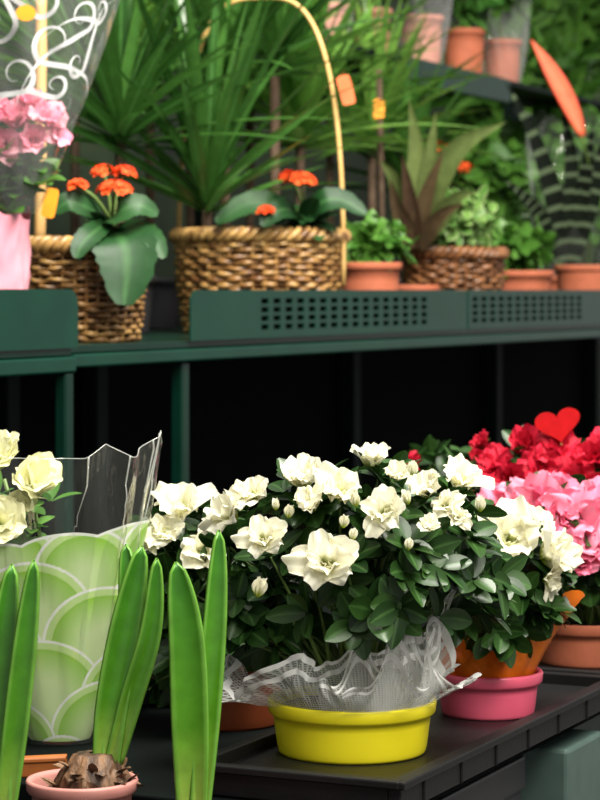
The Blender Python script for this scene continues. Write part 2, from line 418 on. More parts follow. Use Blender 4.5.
# ------------------------------------------------------------------ upper shelf
def lip(u0,u1,v,z0,z1,holes,rnd_left,rnd_right):
    """perforated sheet with rounded upper corners; holes=(ua,ub,n,rows)"""
    mb=MB(); r=.022
    def quad(a,b,c,d): mb.add([rk(a,v,c),rk(b,v,c),rk(b,v,d),rk(a,v,d)],[(0,1,2,3)])
    ua,ub,n,rows=holes
    for (x0,x1,rd,sg) in ((u0,ua,rnd_left,-1),(ub,u1,rnd_right,1)):
        if rd:
            xe=x0 if sg<0 else x1; xi=x1 if sg<0 else x0
            pts=[(xi,z0),(xi,z1)]
            for k in range(7):
                a=PI/2*k/6; pts.append((xe-sg*r+sg*r*math.sin(a), z1-r+r*math.cos(a)))
            pts.append((xe,z0)); mb.add([rk(a,v,b) for a,b in pts],[tuple(range(len(pts)))])
        else: quad(x0,x1,z0,z1)
    if n:
        zs=[z0]; hz=z1-z0
        for k in range(rows):
            zc=z0+hz*(.14+.72*(k+.5)/rows); hh=hz*.72/rows*.31; zs+=[zc-hh,zc+hh]
        zs.append(z1); p=(ub-ua)/n; us=[ua]
        for k in range(n): us+=[ua+p*(k+.20),ua+p*(k+.80)]
        us.append(ub)
        for i in range(len(us)-1):
            for j in range(len(zs)-1):
                if i%2==1 and j%2==1: continue
                quad(us[i],us[i+1],zs[j],zs[j+1])
    return mb
sh=thing('display_shelf','long dark green metal shelf carrying the woven baskets, with perforated front lip','shelf',rk(0,.35,ZS),'green metal display shelves')
mb=MB(); rbox(mb,-.345,4.2,.006,.78,ZS-.012,ZS); mb.build('deck',M['green_paint'],sh,smooth=False,bevel=.002)
mb=MB(); rbox(mb,-.345,4.2,-.004,.03,ZS-.031,ZS-.0125); mb.build('front_beam',M['green_lip'],sh,smooth=False,bevel=.003)
uj=tpx(467,0)
lip(0,uj-.004,0,ZS-.001,H,(tpx(258,0),tpx(428,0),16,4),True,False).build('lip_panel',M['green_lip'],sh,smooth=False,solid=.003)
lip(uj+.004,4.2,0,ZS-.001,H,(tpx(470,0),tpx(582,0),14,4),False,False).build('lip_panel',M['green_lip'],sh,smooth=False,solid=.003)
mb=MB(); rbox(mb,.15,4.2,.006,.010,ZS+.001,H-.008); mb.build('lip_shade_backing',M['black'],sh,smooth=False)  # near-black sheet added so the lip's holes look shaded
for uu in (-.005,2.2,4.1):
    mb=MB(); rbox(mb,uu-.012,uu+.012,.004,.024,0,ZS-.032); mb.build('post',M['green_paint'],sh,smooth=False,bevel=.003)
for uu in (.62,.95,2.2,3.2,4.1):
    mb=MB(); rbox(mb,uu-.022,uu+.022,.69,.73,0,ZS-.012); mb.build('post',M['green_shaded'],sh,smooth=False,bevel=.003)
mb=MB(); rbox(mb,-2.2,4.2,.735,.75,0,ZS-.013); mb.build('recess_shade_panel',M['black'],sh,smooth=False)  # added near-black sheet standing in for the shade under the shelf

sh2=thing('display_shelf','shorter dark green shelf end at left edge under the pink wrapped plant','shelf',rk(-.8,.3,ZS),'green metal display shelves')
mb=MB(); rbox(mb,-1.6,-.366,-.012,.73,ZS-.014,ZS); mb.build('deck',M['green_paint'],sh2,smooth=False,bevel=.002)
lip(-1.6,-.356,-.014,ZS-.003,H+.001,(-1.2,-1.0,0,0),False,True).build('lip_panel',M['green_lip'],sh2,smooth=False,solid=.004)
mb=MB(); rbox(mb,-1.21,-.99,-.0155,-.0125,ZS-.003,H+.001); mb.build('lip_joint',M['green_lip'],sh2,smooth=False)
mb=MB(); rbox(mb,-1.6,-.366,-.02,.02,ZS-.036,ZS-.0145); mb.build('front_beam',M['green_lip'],sh2,smooth=False,bevel=.003)
mb=MB(); rbox(mb,-.392,-.370,-.018,0,0,ZS-.0365); mb.build('post',M['green_paint'],sh2,smooth=False,bevel=.003)

sh3=thing('display_shelf','high green shelf at upper right holding a row of terracotta pots','shelf',rk(2.5,.6,Z3),'green metal display shelves')
mb=MB(); rbox(mb,1.55,5.2,.44,.66,Z3-.012,Z3); mb.build('deck',M['green_dark'],sh3,smooth=False)
mb=MB(); rbox(mb,tpx(408,.43),tpx(510,.43),.428,.4395,Z3-.06,Z3); mb.build('front_beam',M['green_lip'],sh3,smooth=False,bevel=.003)
for uu in (1.6,3.6,5.1):
    mb=MB(); rbox(mb,uu-.02,uu+.02,.785,.82,0,Z3+.02); rbox(mb,uu-.015,uu+.015,.66,.80,Z3-.03,Z3-.012); mb.build('post',M['green_dark'],sh3,smooth=False)

# ------------------------------------------------------------------ bench and trays
be=thing('display_bench','low green and charcoal bench under the black plant trays','bench',tk(.5,.4,0))
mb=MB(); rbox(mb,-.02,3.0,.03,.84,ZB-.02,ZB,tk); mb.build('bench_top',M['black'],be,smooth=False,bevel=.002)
mb=MB(); rbox(mb,-.015,.40,.035,.05,ZB-.30,ZB-.021,tk); rbox(mb,-.015,.40,.030,.05,ZB-.055,ZB-.0215,tk); mb.build('front_panel',M['charcoal'],be,smooth=False,bevel=.003)
mb=MB(); rbox(mb,.44,.56,.0,.06,0,ZB-.021,tk); mb.build('post',M['grey_green'],be,smooth=False,bevel=.004)
mb=MB(); rbox(mb,.57,3.0,.04,.06,ZB-.12,ZB-.021,tk); mb.build('apron',M['green_paint'],be,smooth=False,bevel=.003)
for a in (.05,2.8):
    mb=MB(); rbox(mb,a,a+.04,.6,.64,0,ZB-.021,tk); mb.build('post',M['green_dark'],be,smooth=False)
lo=thing('display_bench','lower dark stand at bottom left carrying the hyacinth pots','bench',tk(-.4,.4,0))
mb=MB(); rbox(mb,-.9,-.035,-.2,.84,ZL-.02,ZL,tk); mb.build('bench_top',M['black'],lo,smooth=False,bevel=.002)
for a,b in ((-.88,-.15),(-.08,-.15),(-.88,.8),(-.08,.8)):
    mb=MB(); rbox(mb,a,a+.04,b,b+.03,0,ZL-.02,tk); mb.build('leg',M['green_dark'],lo,smooth=False)
def tray(a0,a1,b1,label):
    t=thing('plant_tray',label,'tray',tk((a0+a1)/2,b1/2,ZB),'black plastic plant trays')
    b0=0
    mb=MB(); rbox(mb,a0+.01,a1-.01,b0+.01,b1-.01,ZB,ZT,tk); mb.build('tray_floor',M['black_plastic'],t,smooth=False,bevel=.002)
    mb=MB()
    zr=H-.418
    for (x0,x1,y0,y1) in ((a0,a1,b0,b0+.012),(a0,a1,b1-.012,b1),(a0,a0+.012,b0+.012,b1-.012),(a1-.012,a1,b0+.012,b1-.012)):
        rbox(mb,x0,x1,y0,y1,ZB+.001,zr,tk)
    rbox(mb,a0-.004,a1+.004,b0-.005,b0+.008,zr-.006,zr+.001,tk); rbox(mb,a0-.005,a0+.008,b0,b1,zr-.006,zr+.0012,tk)
    n=int((a1-a0)/.09)
    for k in range(n):
        x=a0+.05+k*.09; rbox(mb,x,x+.003,b0-.002,b0+.001,ZB+.001,zr-.005,tk)
    mb.build('rim',M['black_plastic'],t,smooth=False,bevel=.0015)
    return t
tray(0,.62,.208,'black plastic plant tray under the yellow pot at front corner')
tray(.632,1.6,.37,'black plastic plant tray further along under the pink and red azaleas')

# ------------------------------------------------------------------ azaleas
yb=at(352,0,2.239); yb.z=ZT
c=at(360,576,2.24)
wf=[(326,564,62,3,(-.05,-1,.5)),(230,516,54,3),(252,496,42,1),(264,540,46,3,(-.1,-.9,.6)),(302,482,46,2,(-.2,-.6,1)),(340,493,50,1,(.1,-.7,.9)),(312,506,38,4),(370,463,38,2,(.1,-.3,1)),(384,513,46,3,(-.1,-.9,.5)),(428,492,42,4,(-.3,-.6,.9)),(460,482,52,1,(.3,-.6,1)),(396,477,28,4),(306,468,26,2),(458,518,26,3),(428,528,24,2),(446,506,32,3,(0,-1,.5))]
az1=azalea('large white double azalea in shallow yellow pot with silver netting',yb,((.069,.078,.050,M['yellow']),dict(liph=.014,lip=.0025)),c,(.138,.125,.098),112,.033,wf,FW,1,zmin=-.36,fk=1.10,
  buds=((257,588,24),(343,522,16),(480,505,18),(412,470,18),(356,500,18),(288,512,16),(276,505,14),(408,498,18),(352,535,14),(408,545,14)),
  lobes=[(at(256,625,2.23),(.050,.05,.050),20,-.8),(at(238,600,2.26),(.04,.05,.045),14,-.8),(at(452,610,2.24),(.04,.04,.030),9,-.5)])
def hf(p):
    d=math.degrees(p)
    return .048+.026*math.exp(-((d+60)/24)**2)+.035*math.exp(-((d+18)/22)**2)+.006*math.exp(-((d+128)/20)**2)-.022*math.exp(-((d+160)/18)**2)+.010*math.sin(3.3*p+.5)+.008*math.sin(7.7*p+1)+.003*math.sin(19*p)
def rf(p,s):
    d=math.degrees(p)
    base=.003+.062*math.exp(-((d+165)/24)**2)+.006*math.exp(-((d+30)/30)**2)
    return -.005+base*s**.7+s**.9*(.010*math.sin(5*p+2*s+.8*math.sin(3*p))+.007*math.sin(11*p+1-4*s+math.sin(5*p))+.005*abs(math.sin(17*p+5*s))+.0022*math.sin(53*p-9*s))
mb=MB()
skirt(mb,yb,ZT+.046,.0755,hf,rf,n=480,ns=24,cell=.0031,zf=lambda p,s: s-.3*max(0,s-.75)*(1+math.sin(4*p+1)))
def hf_b(p):
    d=math.degrees(p); return .030+.096*math.exp(-((d+58)/11)**2)+.092*math.exp(-((d+32)/8)**2)+.040*math.exp(-((d+86)/8)**2)+.005*math.sin(19*p)
def rf_b(p,s):
    d=math.degrees(p); return .001+s*(.014+.014*math.sin(7*p+1-2*s+math.sin(9*p))+.007*abs(math.sin(13*p+3*s))+.003*math.sin(41*p+6*s))
skirt(mb,yb,ZT+.050,.0765,hf_b,rf_b,n=300,ns=20,cell=.0031,a0=-112,a1=0,zf=lambda p,s: s-.3*max(0,s-.8)*(1+math.sin(9*p)))
def hf_c(p):
    d=math.degrees(p); return .024+.074*math.exp(-((d+46)/7)**2)+.050*math.exp(-((d+72)/7)**2)+.005*math.sin(15*p)
def rf_c(p,s): return .004+s*(.026+.010*math.sin(8*p+2.2+2*s)+.007*abs(math.sin(15*p-3*s))+.003*math.sin(33*p-5*s))
skirt(mb,yb,ZT+.050,.0768,hf_c,rf_c,n=240,ns=18,cell=.0031,a0=-96,a1=-8,zf=lambda p,s: s-.3*max(0,s-.75)*(1+math.sin(6*p)))
mb.build('netting_wrap',M['net'],az1)

pb=at(488,0,2.44); pb.z=ZT
c2=at(505,576,2.45)
az2=azalea('white azalea in bright pink pot with orange paper wrap',pb,((.047,.055,.044,M['pink_pot']),dict(liph=.013,lip=.003)),c2,(.066,.075,.062),48,.031,
  [(468,550,54,3,(-.3,-.8,.6)),(510,540,64,1,(.1,-.9,.5)),(548,556,54,2,(.8,-.6,.4)),(486,524,38,3),(532,530,46,3,(.2,-.5,1)),(548,580,34,3,(.8,-.6,0))],FW,2,buds=((478,520,18),(525,512,18),(505,575,16)),lobes=[(at(500,622,2.38),(.045,.015,.028),12,-.8)])
def hf2(p):
    d=math.degrees(p); return .034+.056*math.exp(-((d+16)/34)**2)+.006*math.sin(4*p)+.003*math.sin(15*p)
mb=MB()
skirt(mb,pb,ZT+.041,.051,hf2,lambda p,s: -.004+.012*s+.026*s*math.exp(-((math.degrees(p)+8)/36)**2)+s*(.007*math.sin(5*p+2*s)+.005*math.sin(11*p-3*s)+.003*abs(math.sin(17*p+6*s))),n=120,ns=12,jit=.0011)
mb.build('paper_wrap',M['orange_wrap'],az2)

rb=at(232,0,2.47); rb.z=ZB
c3=at(185,570,2.45)
azalea('white azalea in red-brown pot behind the hyacinth leaves',rb,((.048,.057,.070,M['redbrown']),dict(liph=.012)),c3,(.062,.07,.070),40,.034,
  [(180,510,62,1,(-.1,-.6,1)),(204,552,50,3,(.1,-.9,.4)),(154,540,36,3),(166,532,40,1),(215,530,32,2)],FW,3,lobes=[(at(190,640,2.44),(.05,.05,.06),24,-.9)])
tb=at(588,0,2.78); tb.z=ZT
c4_=at(568,555,2.80)
azalea('pink azalea in terracotta pot at right edge',tb,((.058,.066,.05,M['terra']),dict(liph=.014)),c4_,(.105,.1,.080),100,.036,
  [(500,505,44),(538,510,58),(576,525,60),(526,534,46),(560,550,44),(602,540,52),(592,502,46),(556,492,38),(615,560,40),(518,492,32),(580,564,36),(545,530,48),(602,515,46),(562,512,44),(590,545,40)],FP,4,fk=1.14)
rb2=at(560,0,3.12); rb2.z=ZT
azalea('red azalea with a heart pick behind the pink azalea',rb2,((.05,.06,.06,M['terra']),dict(liph=.014)),at(552,505,3.12),(.10,.1,.085),100,.034,
  [(560,452,48),(524,448,38),(496,466,40),(592,462,48),(540,470,42),(510,482,38),(574,480,44),(482,446,26),(604,444,36),(588,490,36),(545,490,34)],FR,5,fk=1.1)
rb3=at(466,0,3.34); rb3.z=ZT
azalea('small red azalea behind the large white azalea',rb3,((.05,.058,.06,M['terra']),dict(liph=.014)),at(450,505,3.34),(.085,.08,.080),80,.034,
  [(412,464,26),(480,462,36),(500,456,32),(462,478,30),(486,484,36)],FR,6,fk=1.0)
hp=thing('heart_pick','red felt heart on thin stick above the red azalea','decoration',at(558,470,3.05))
mb=MB(); pts=[]
for k in range(60):
    t=2*PI*k/60; x=16*math.sin(t)**3*1.12; y=(13*math.cos(t)-5*math.cos(2*t)-2*math.cos(3*t)-math.cos(4*t))*.88
    a=.18; pts.append((x*math.cos(a)-y*math.sin(a),x*math.sin(a)+y*math.cos(a)))
cc=at(558,424,3.05); s=.00168
vs=[]
for y in (-.003,.003): vs+=[cc+Vector((a*s,y+a*s*.35,b*s)) for a,b in pts]
n=60; fs=[tuple(range(n)),tuple(range(n,2*n))[::-1]]+[(i,(i+1)%n,n+(i+1)%n,n+i) for i in range(n)]
mb.add(vs,fs); mb.build('heart',M['heart'],hp,smooth=False)
mb=MB(); tube(mb,[at(561,440,3.056),at(558,520,3.06)],.0015,6); mb.build('stick',M['bamboo'],hp)

# ------------------------------------------------------------------ hyacinths
def hyacinth(label,px,Y,r,h,leaves,bulb=True):
    b=at(px,0,Y); b.z=ZL
    root=thing('potted_hyacinth',label,'potted plant',b,'sprouting hyacinths at front left')
    pot(root,b,r*.78,r,h,M['hy_pot'],lip=.003,liph=.012)
    if bulb:
        mb=MB(); q=b+Z*(h*.80)+Vector((.010,0,0)); rr=random.Random(4)
        vs=[];fs=[];prf=[(.004,-.004),(.024,-.002),(.031,.006),(.031,.014),(.027,.022),(.020,.030),(.016,.037),(.004,.038)]
        for i,(r_,z_) in enumerate(prf):
            for j in range(48):
                a=2*PI*j/48; k=1+.06*math.sin(j*1.3+i*.3)+.05*math.sin(j*2.9+1); vs.append(q+Vector((r_*k*math.cos(a),r_*k*math.sin(a),z_)))
        for i in range(len(prf)-1):
            for j in range(48): fs.append((i*48+j,i*48+(j+1)%48,(i+1)*48+(j+1)%48,(i+1)*48+j))
        mb.add(vs,fs)
        for k in range(110):
            a=rr.random()*6.3; e=Vector((math.cos(a),math.sin(a),0)); t=rr.random(); rr0=.033-.016*t
            d=(Z*.7-e*(.15+.5*t)+Vector((rr.uniform(-.35,.35),rr.uniform(-.35,.35),0))).normalized()
            if k%4==0: d=(e+Z*rr.uniform(.3,1.2)).normalized()
            blade(mb,q+e*rr0+Z*(.002+.022*t),d,rr.uniform(.010,.020),rr.uniform(.003,.007),'ell',rr.uniform(-.6,.8),.4,5,3,side=d.cross(e) if k%4 else None,rr=rr)
        mb.build('bulb',M['bulb'],root)
    for (pts,W,fold,rn,dy,tw) in leaves:
        mb=MB(); nn=len(pts)
        P=[at(x,y,Y+dy*(i/(nn-1))) for i,(x,y) in enumerate(pts)]
        leafpath(mb,P,W*Y/F,'strap',fold,rnd=rn,twist=tw,n=26,nc=9); mb.build('leaf',M['hya'],root,solid=.0026)
    return root
hyacinth('sprouting hyacinth bulb in dusty pink pot, scaly bulb showing',82,2.05,.047,.080,[
  ([(106,766),(112,705),(125,628),(142,546)],16,.45,.25,.006,.25),([(110,764),(120,695),(130,610),(126,544)],12,.45,.5,.03,-.2),
  ([(114,762),(131,700),(150,632),(157,558)],11,.45,.8,-.002,.35)])
hyacinth('tall upright hyacinth leaves standing in front of the black tray',198,2.0,.040,.057,[
  ([(192,808),(190,730),(186,640),(176,562)],18,.42,.7,-.01,.2),([(200,808),(207,720),(214,620),(219,530)],12,.5,.9,.012,.4)],bulb=False)
hyacinth('hyacinth leaves cut off by the left edge of the frame',10,1.9,.040,.057,[
  ([(5,815),(14,740),(24,650),(34,560)],12,.45,.5,0,.3),([(0,815),(-2,740),(2,660),(12,564)],15,.4,.2,.02,.15)],bulb=False)

# ------------------------------------------------------------------ wrapped cream flowers on the left
wb=at(60,0,2.37); wb.z=ZB
wr=thing('wrapped_flowers','cream flowers in clear film and green scallop-printed paper','wrapped plant',wb)
pot(wr,wb,.018,.022,.04,M['redbrown'],liph=.010)
def cone(base,r0,r1,h,lean=Vector((0,0,0)),pw=.9,rip=0,fy=1):
    def W(ph,s,top=1.0):
        r=r0+(r1-r0)*s**pw + rip*s*math.sin(9*ph+3*s)
        return base+Vector((r*math.cos(ph),r*fy*math.sin(ph),s*h*top))+lean*s
    return W
zc=lambda py,Y: H-(py-HY)*Y/F
hP=zc(522,2.33)-(ZB+.004)
Wp=cone(wb+Z*.004,.030,.094,hP,Vector((-.006,0,0)),.9,.0015,.72)
mb=MB(); n1,n2=290,260; ph0,ph1=math.radians(-205),math.radians(25); vs=[];cs=[];fs=[]
sr_=random.Random(71); circ=[]
for row in range(-1,7):
    for i in range(-3,4):
        circ.append(((i+.5*(row%2))*.096+sr_.uniform(-.020,.020), row*.043-.045+sr_.uniform(-.014,.014), sr_.uniform(.050,.072)))
circ.sort(key=lambda q:q[1]+q[2])
def scal(a,b):
    for cx,cz,r_ in circ:
        dx=a-cx
        if abs(dx)>r_: continue
        d=math.hypot(dx,(b-cz)*1.1) if b>cz else abs(dx)
        if d<r_:
            e=r_-d
            if e<.0030: return (.84,.87,.79)
            if e<.010: return (.52,.73,.27)
            k=min(1,(e-.010)/.034); return (.27+.32*k,.55+.20*k,.05+.32*k)
    return (.60,.76,.38)
tb_=[(-.10,.045),(-.045,.034),(.015,.048),(.085,.052)]
def ptop(ph):
    a=math.cos(ph)*.092; best=0
    for cx,hw in tb_:
        q=(a-cx)/hw
        if abs(q)<1: best=max(best,math.sqrt(1-q*q)*hw/.05)
    return .865+.095*best+.035*math.cos(ph)
for i in range(n1+1):
    ph=ph0+(ph1-ph0)*i/n1
    top=ptop(ph)
    for k in range(n2+1):
        s=k/n2; p=Wp(ph,s,top); vs.append(p); cs.append((.84,.87,.79) if s>.985 else scal((p.x-wb.x)*.8+(ph+1.57)*.018+.004,s*hP*top))
for i in range(n1):
    for k in range(n2):
        q=i*(n2+1)+k; fs.append((q,q+n2+1,q+n2+2,q+1))
mb.add(vs,fs); mb.c=cs; mb.build('printed_paper',M['paper'],wr)
hC=zc(446,2.32)-(ZB+.002)
Wc=cone(wb+Z*.002,.036,.100,hC,Vector((0,0,0)),.85,.002,.80)
mb=MB(); vs=[];fs=[]; n1,n2=150,30
for i in range(n1+1):
    ph=ph0+(ph1-ph0)*i/n1; dg=math.degrees(ph)
    top=.965+.08*max(0,1-abs(dg+10)/30)+.045*max(0,1-abs(dg+58)/14)+.04*max(0,1-abs(dg+140)/25)
    for k in range(n2+1):
        s=k/n2; p=Wc(ph,s,top); e=Vector((math.cos(ph),math.sin(ph),0)); fold_=.009*(abs(((dg+200)/26)%1*2-1)-.5)*s
        vs.append(p+e*(fold_+.003*math.sin(11*ph+9*s)*min(1,s*2)*(1-s*.5)+.0015*math.sin(31*ph-14*s)*s*(1-s)))
for i in range(n1):
    for k in range(n2):
        q=i*(n2+1)+k; fs.append((q,q+n2+1,q+n2+2,q+1))
mb.add(vs,fs); mb.build('clear_film',M['cello'],wr)
mb=MB()
tube(mb,[vs[i*(n2+1)+n2] for i in range(0,n1+1)],.0004,4)
for (i0,k0,di,k1) in ((104,30,3,20),(120,30,2,16),(126,30,-3,21),(88,30,-3,22),(131,30,1,12)):
    pts=[]
    for q in range(16):
        t=q/15; ii=int(round(i0+di*t+.8*math.sin(5*t+i0))); kk=int(round(k0+(k1-k0)*t)); pts.append(vs[max(0,min(n1,ii))*(n2+1)+kk]+Vector((0,-.0008,0)))
    tube(mb,catmull(pts,40),[.0001+.0009*(1-i/40) for i in range(41)],4)
mb.build('film_glints',M['cello_glint'],wr)  # pale threads on hem and creases stand in for the film's highlights
for i,(px,py,sz,Y,ax) in enumerate(((2,462,66,2.34,(-.3,-.6,1)),(30,488,66,2.35,(.4,-.7,.8)),(0,522,64,2.33,(.1,-.9,.6)),(14,504,40,2.345,(.5,-.8,.6)))):
    put(FC[i%2],'flower',wr,at(px,py+6,Y),Vector(ax).normalized(),sz*.5*Y/F)
mb=MB()
for (x,y) in ((4,475),(32,495),(0,530),(18,512)):
    tube(mb,catmull([wb+Z*.03,at((x+60)/2+6,600,2.37),at(x,y+4,2.37)],8),.0022,5)
mb.build('stems',M['stem'],wr)
mb=MB(); rr=random.Random(8)
for k in range(16):
    p=at(rr.uniform(-10,50),rr.uniform(500,560),2.38+rr.uniform(-.01,.03)); rosette(mb,p,Vector((rr.uniform(-.4,.4),-.3,1)),4,.028,.007,.5,1.2,rr)
mb.build('foliage',M['mid'],wr)
sc_=at(22,0,2.20); sc_.z=ZB
mb=MB(); 
def xbox(a,b,z): return sc_+Vector((a,b+a*.25,z-ZB))
rbox(mb,-.045,.040,-.006,.006,ZB,ZB+.018,xbox); rbox(mb,-.045,.040,-.0075,.0075,ZB+.013,ZB+.0175,xbox)
tag(mb.build('wooden_strip',M['wood'],None,sc_,smooth=False,bevel=.0012),'short orange-brown wooden strip lying behind the hyacinth bulb','wood strip')

# ------------------------------------------------------------------ baskets
def basket(label,c,r0,r1,h,nst,nrow,mat,hoop=None,group='woven baskets on the green shelf',name='woven_basket'):
    root=thing(name,label,'basket',c,group); rr=random.Random(int(c.x*1000)+nst)
    mb=MB(); th=h/nrow
    rad=lambda z: r0+(r1-r0)*(z/h)**.8+.03*r1*math.sin(PI*z/h)
    for k in range(nrow):
        z=(k+.5)*th; pts=[]; n=nst*4; rs=[]; f1,f2=rr.random()*6,rr.random()*6; tr_=rr.uniform(.42,.50); am=rr.uniform(.0036,.0048)
        for i in range(n):
            a=2*PI*i/n; r=rad(z)+am*math.cos(nst*a/2+k*PI)+.0012*math.sin(7*a+f1); pts.append(c+Vector((r*math.cos(a),r*math.sin(a),z+th*.16*math.sin(5*a+f1)+th*.10*math.sin(17*a+f2)))); rs.append(th*tr_*(1+.14*math.sin(23*a+f2)))
        tube(mb,pts,rs,6,True,rr.random())
    mb.build('weave',mat,root)
    mb=MB()
    for j in range(nst):
        a=2*PI*(j+.5)/nst*1.0; 
        tube(mb,[c+Vector((rad(z)*math.cos(a),rad(z)*math.sin(a),z)) for z in [h*q/8 for q in range(9)]],.0026,6,False,rr.random())
    mb.build('stakes',mat,root)
    mb=MB()
    for q in range(3):
        pts=[]
        for i in range(240):
            a=2*PI*i/240; w=a*round(nst*.42)+q*2.1; r=r1+.003+.008*math.cos(w); pts.append(c+Vector((r*math.cos(a),r*math.sin(a),h+.003+.008*math.sin(w))))
        tube(mb,pts,.0062,6,True,rr.uniform(.5,1))
    mb.build('rim',mat,root)
    mb=MB(); lathe(mb,c,[(0,.001),(r0-.008,.001),(r1-.012,h-.012),(r1-.02,h-.016),(0,h-.010)],32); mb.build('soil',M['soil'],root)  # soil top plus dark inner wall added to block light through the weave
    if hoop:
        w,hh=hoop; mb=MB(); dirv=Vector((1,-.35,0)).normalized()
        pts=[]
        for i in range(81):
            a=PI*i/80; x=math.cos(a); y=math.sin(a)
            x=math.copysign(abs(x)**.62,x); y=y**.80
            pts.append(c+dirv*(x*w)+Z*(h*.5+(hh-h*.5)*y))
        tube(mb,pts,.0042,8,False,.7)
        mb.build('handle',M['hoop'],root)
    return root
bc=rkpx(260,.18,ZS); sc=bc.y/F
basket('large oval straw basket with tall hoop handle',bc,84*sc*.86,82*sc,(333-238)*sc,44,17,M['straw'],hoop=(88*sc,(333+2)*sc))
lc=rkpx(75,.125,ZS); sl=lc.y/F
basket('small straw basket at shelf gap under the big drooping leaf',lc,60*sl,67*sl,(345-252)*sl,36,16,M['straw2'])
rc=rkpx(453,.12,ZS); sr=rc.y/F
basket('dark brown woven basket with pale variegated plant',rc,42*sr,48*sr,80*sr*.90,30,15,M['brownw'])

# ------------------------------------------------------------------ kalanchoes
def cluster(mb,p,rad,n,rr):
    for k in range(n):
        d=Vector((rr.gauss(0,1),rr.gauss(0,1),abs(rr.gauss(0,.8)))).normalized(); q=p+Vector((d.x*rad,d.y*rad,d.z*rad*.7)); rn=rr.random()
        ax=(d+Z*.5).normalized(); e1=ortho(ax); e2=ax.cross(e1); o=rr.random()*6
        for m_ in range(5):
            a=o+m_*2*PI/5; dd=(e1*math.cos(a)+e2*math.sin(a))*.95+ax*.3
            blade(mb,q,dd,.0095,.0042,'broad',.1,.2,3,3,side=dd.cross(ax),rnd=rn,rr=rr)
def kalanchoe(label,base,crown,leaves,nl,L,clusters,seed,potd=None):
    rr=random.Random(seed); root=thing('kalanchoe',label,'potted plant',base,'orange kalanchoes on the shelf')
    if potd: pot(root,base,*potd)
    mb=MB()
    for (pts,W) in leaves: leafpath(mb,pts,W,'round',.15,face=Vector((.1,-1,.6)),n=24,nc=7,rnd=rr.random())
    for k in range(nl):
        ph=k*2.4; th=rr.uniform(.7,1.7); d=Vector((math.cos(ph)*math.sin(th),math.sin(ph)*math.sin(th),math.cos(th)))
        blade(mb,crown+d*.01-Z*rr.uniform(0,.03),d,L*rr.uniform(.6,1.15),L*.30,'round',rr.uniform(.1,1.0),.15,14,5,rr=rr)
    mb.build('foliage',M['kal'],root)
    sm=MB(); tube(sm,[base+Z*.02,crown],.006,6)
    for (p,r_,n_) in clusters:
        tube(sm,catmull([crown,crown.lerp(p,.5)+Z*.01,p],6),.0025,5)
        m2=MB(); cluster(m2,p,r_,n_,rr); m2.build('flower_cluster',M['orange'],root)
    sm.build('stems',M['stem'],root); return root
Yk=lc.y-.04
kalanchoe('orange kalanchoe in small basket, one big leaf drooping over the rim',lc+Vector((.01,0,.10)),at(112,222,Yk),
  [([at(112,230,Yk-.03),at(122,240,Yk-.07),at(127,266,Yk-.09),at(124,305,Yk-.105)],31*sl),([at(108,222,Yk-.02),at(118,212,Yk-.06),at(138,205,Yk-.06),at(158,214,Yk-.05)],14*sl),
   ([at(122,226,Yk-.03),at(140,230,Yk-.05),at(154,240,Yk-.07),at(164,258,Yk-.08)],12*sl),
   ([at(100,215,Yk),at(84,206,Yk-.02),at(68,202,Yk-.03),at(54,212,Yk-.03)],13*sl),([at(108,222,Yk-.03),at(94,232,Yk-.07),at(82,244,Yk-.09),at(76,258,Yk-.10)],12*sl)],26,.048,
  [(at(115,192,Yk-.05),.022,36),(at(104,173,Yk),.014,18),(at(124,174,Yk+.01),.014,18),(at(78,187,Yk-.02),.012,14)],21)
Yk2=bc.y-.08
kalanchoe('orange kalanchoe inside the hoop basket',bc+Vector((.07,-.03,.135)),at(305,214,Yk2),
  [([at(300,218,Yk2-.02),at(275,206,Yk2-.06),at(248,204,Yk2-.07),at(216,222,Yk2-.08)],14*sc),([at(308,216,Yk2-.02),at(322,202,Yk2-.05),at(342,200,Yk2-.05),at(366,214,Yk2-.06)],13*sc),
   ([at(300,220,Yk2-.03),at(290,210,Yk2-.07),at(276,212,Yk2-.09),at(262,226,Yk2-.1)],12*sc)],24,.06,
  [(at(300,183,Yk2-.09),.024,36),(at(266,212,Yk2-.09),.012,14),(at(288,177,Yk2-.08),.012,12)],22)
kb=rkpx(442,.36,ZS)
kalanchoe('orange kalanchoe in hidden pot behind the brown basket',kb,at(442,188,kb.y),[],12,.08,[(at(440,152,kb.y),.030,30),(at(464,170,kb.y),.022,18),(at(428,158,kb.y),.02,14)],23,(.045,.055,.10,M['terra']))

# ------------------------------------------------------------------ strap-leaved plants
def dracaena(label,base,crownpy,n,L,W,mat,seed,potd=True,thmax=1.45,bend=.34,name='dracaena',group='spiky dracaenas on the shelf',thmin=.03):
    rr=random.Random(seed); root=thing(name,label,'potted plant',base,group)
    cz=zc(crownpy,base.y); crown=Vector((base.x,base.y,cz))
    if potd: pot(root,base,.05,.062,.10,M['charcoal'])
    if cz>base.z+.03:
        mb=MB(); tube(mb,[base+Z*(.06 if potd else 0),crown+Z*.01],.009,8); mb.build('stem',M['bark'],root)
    mb=MB()
    for k in range(n):
        ph=k*2.4+rr.uniform(-.3,.3); th=thmin+(thmax-thmin)*((k+.5)/n)**.85
        d=Vector((math.cos(ph)*math.sin(th),math.sin(ph)*math.sin(th),math.cos(th)))
        blade(mb,crown+Z*(.07*(1-k/n)),d,L*rr.uniform(.7,1.12),W*rr.uniform(.75,1.2),'lance',bend*rr.uniform(0,1.7),.3,10,3,rr=rr)
    mb.build('foliage',mat,root); return root
dracaena('tall spiky dracaena rising from left side of the hoop basket',Vector((bc.x-.090,bc.y-.06,ZS+.15)),216,46,.42,.0140,M['dra'],31,potd=False,thmax=1.25)
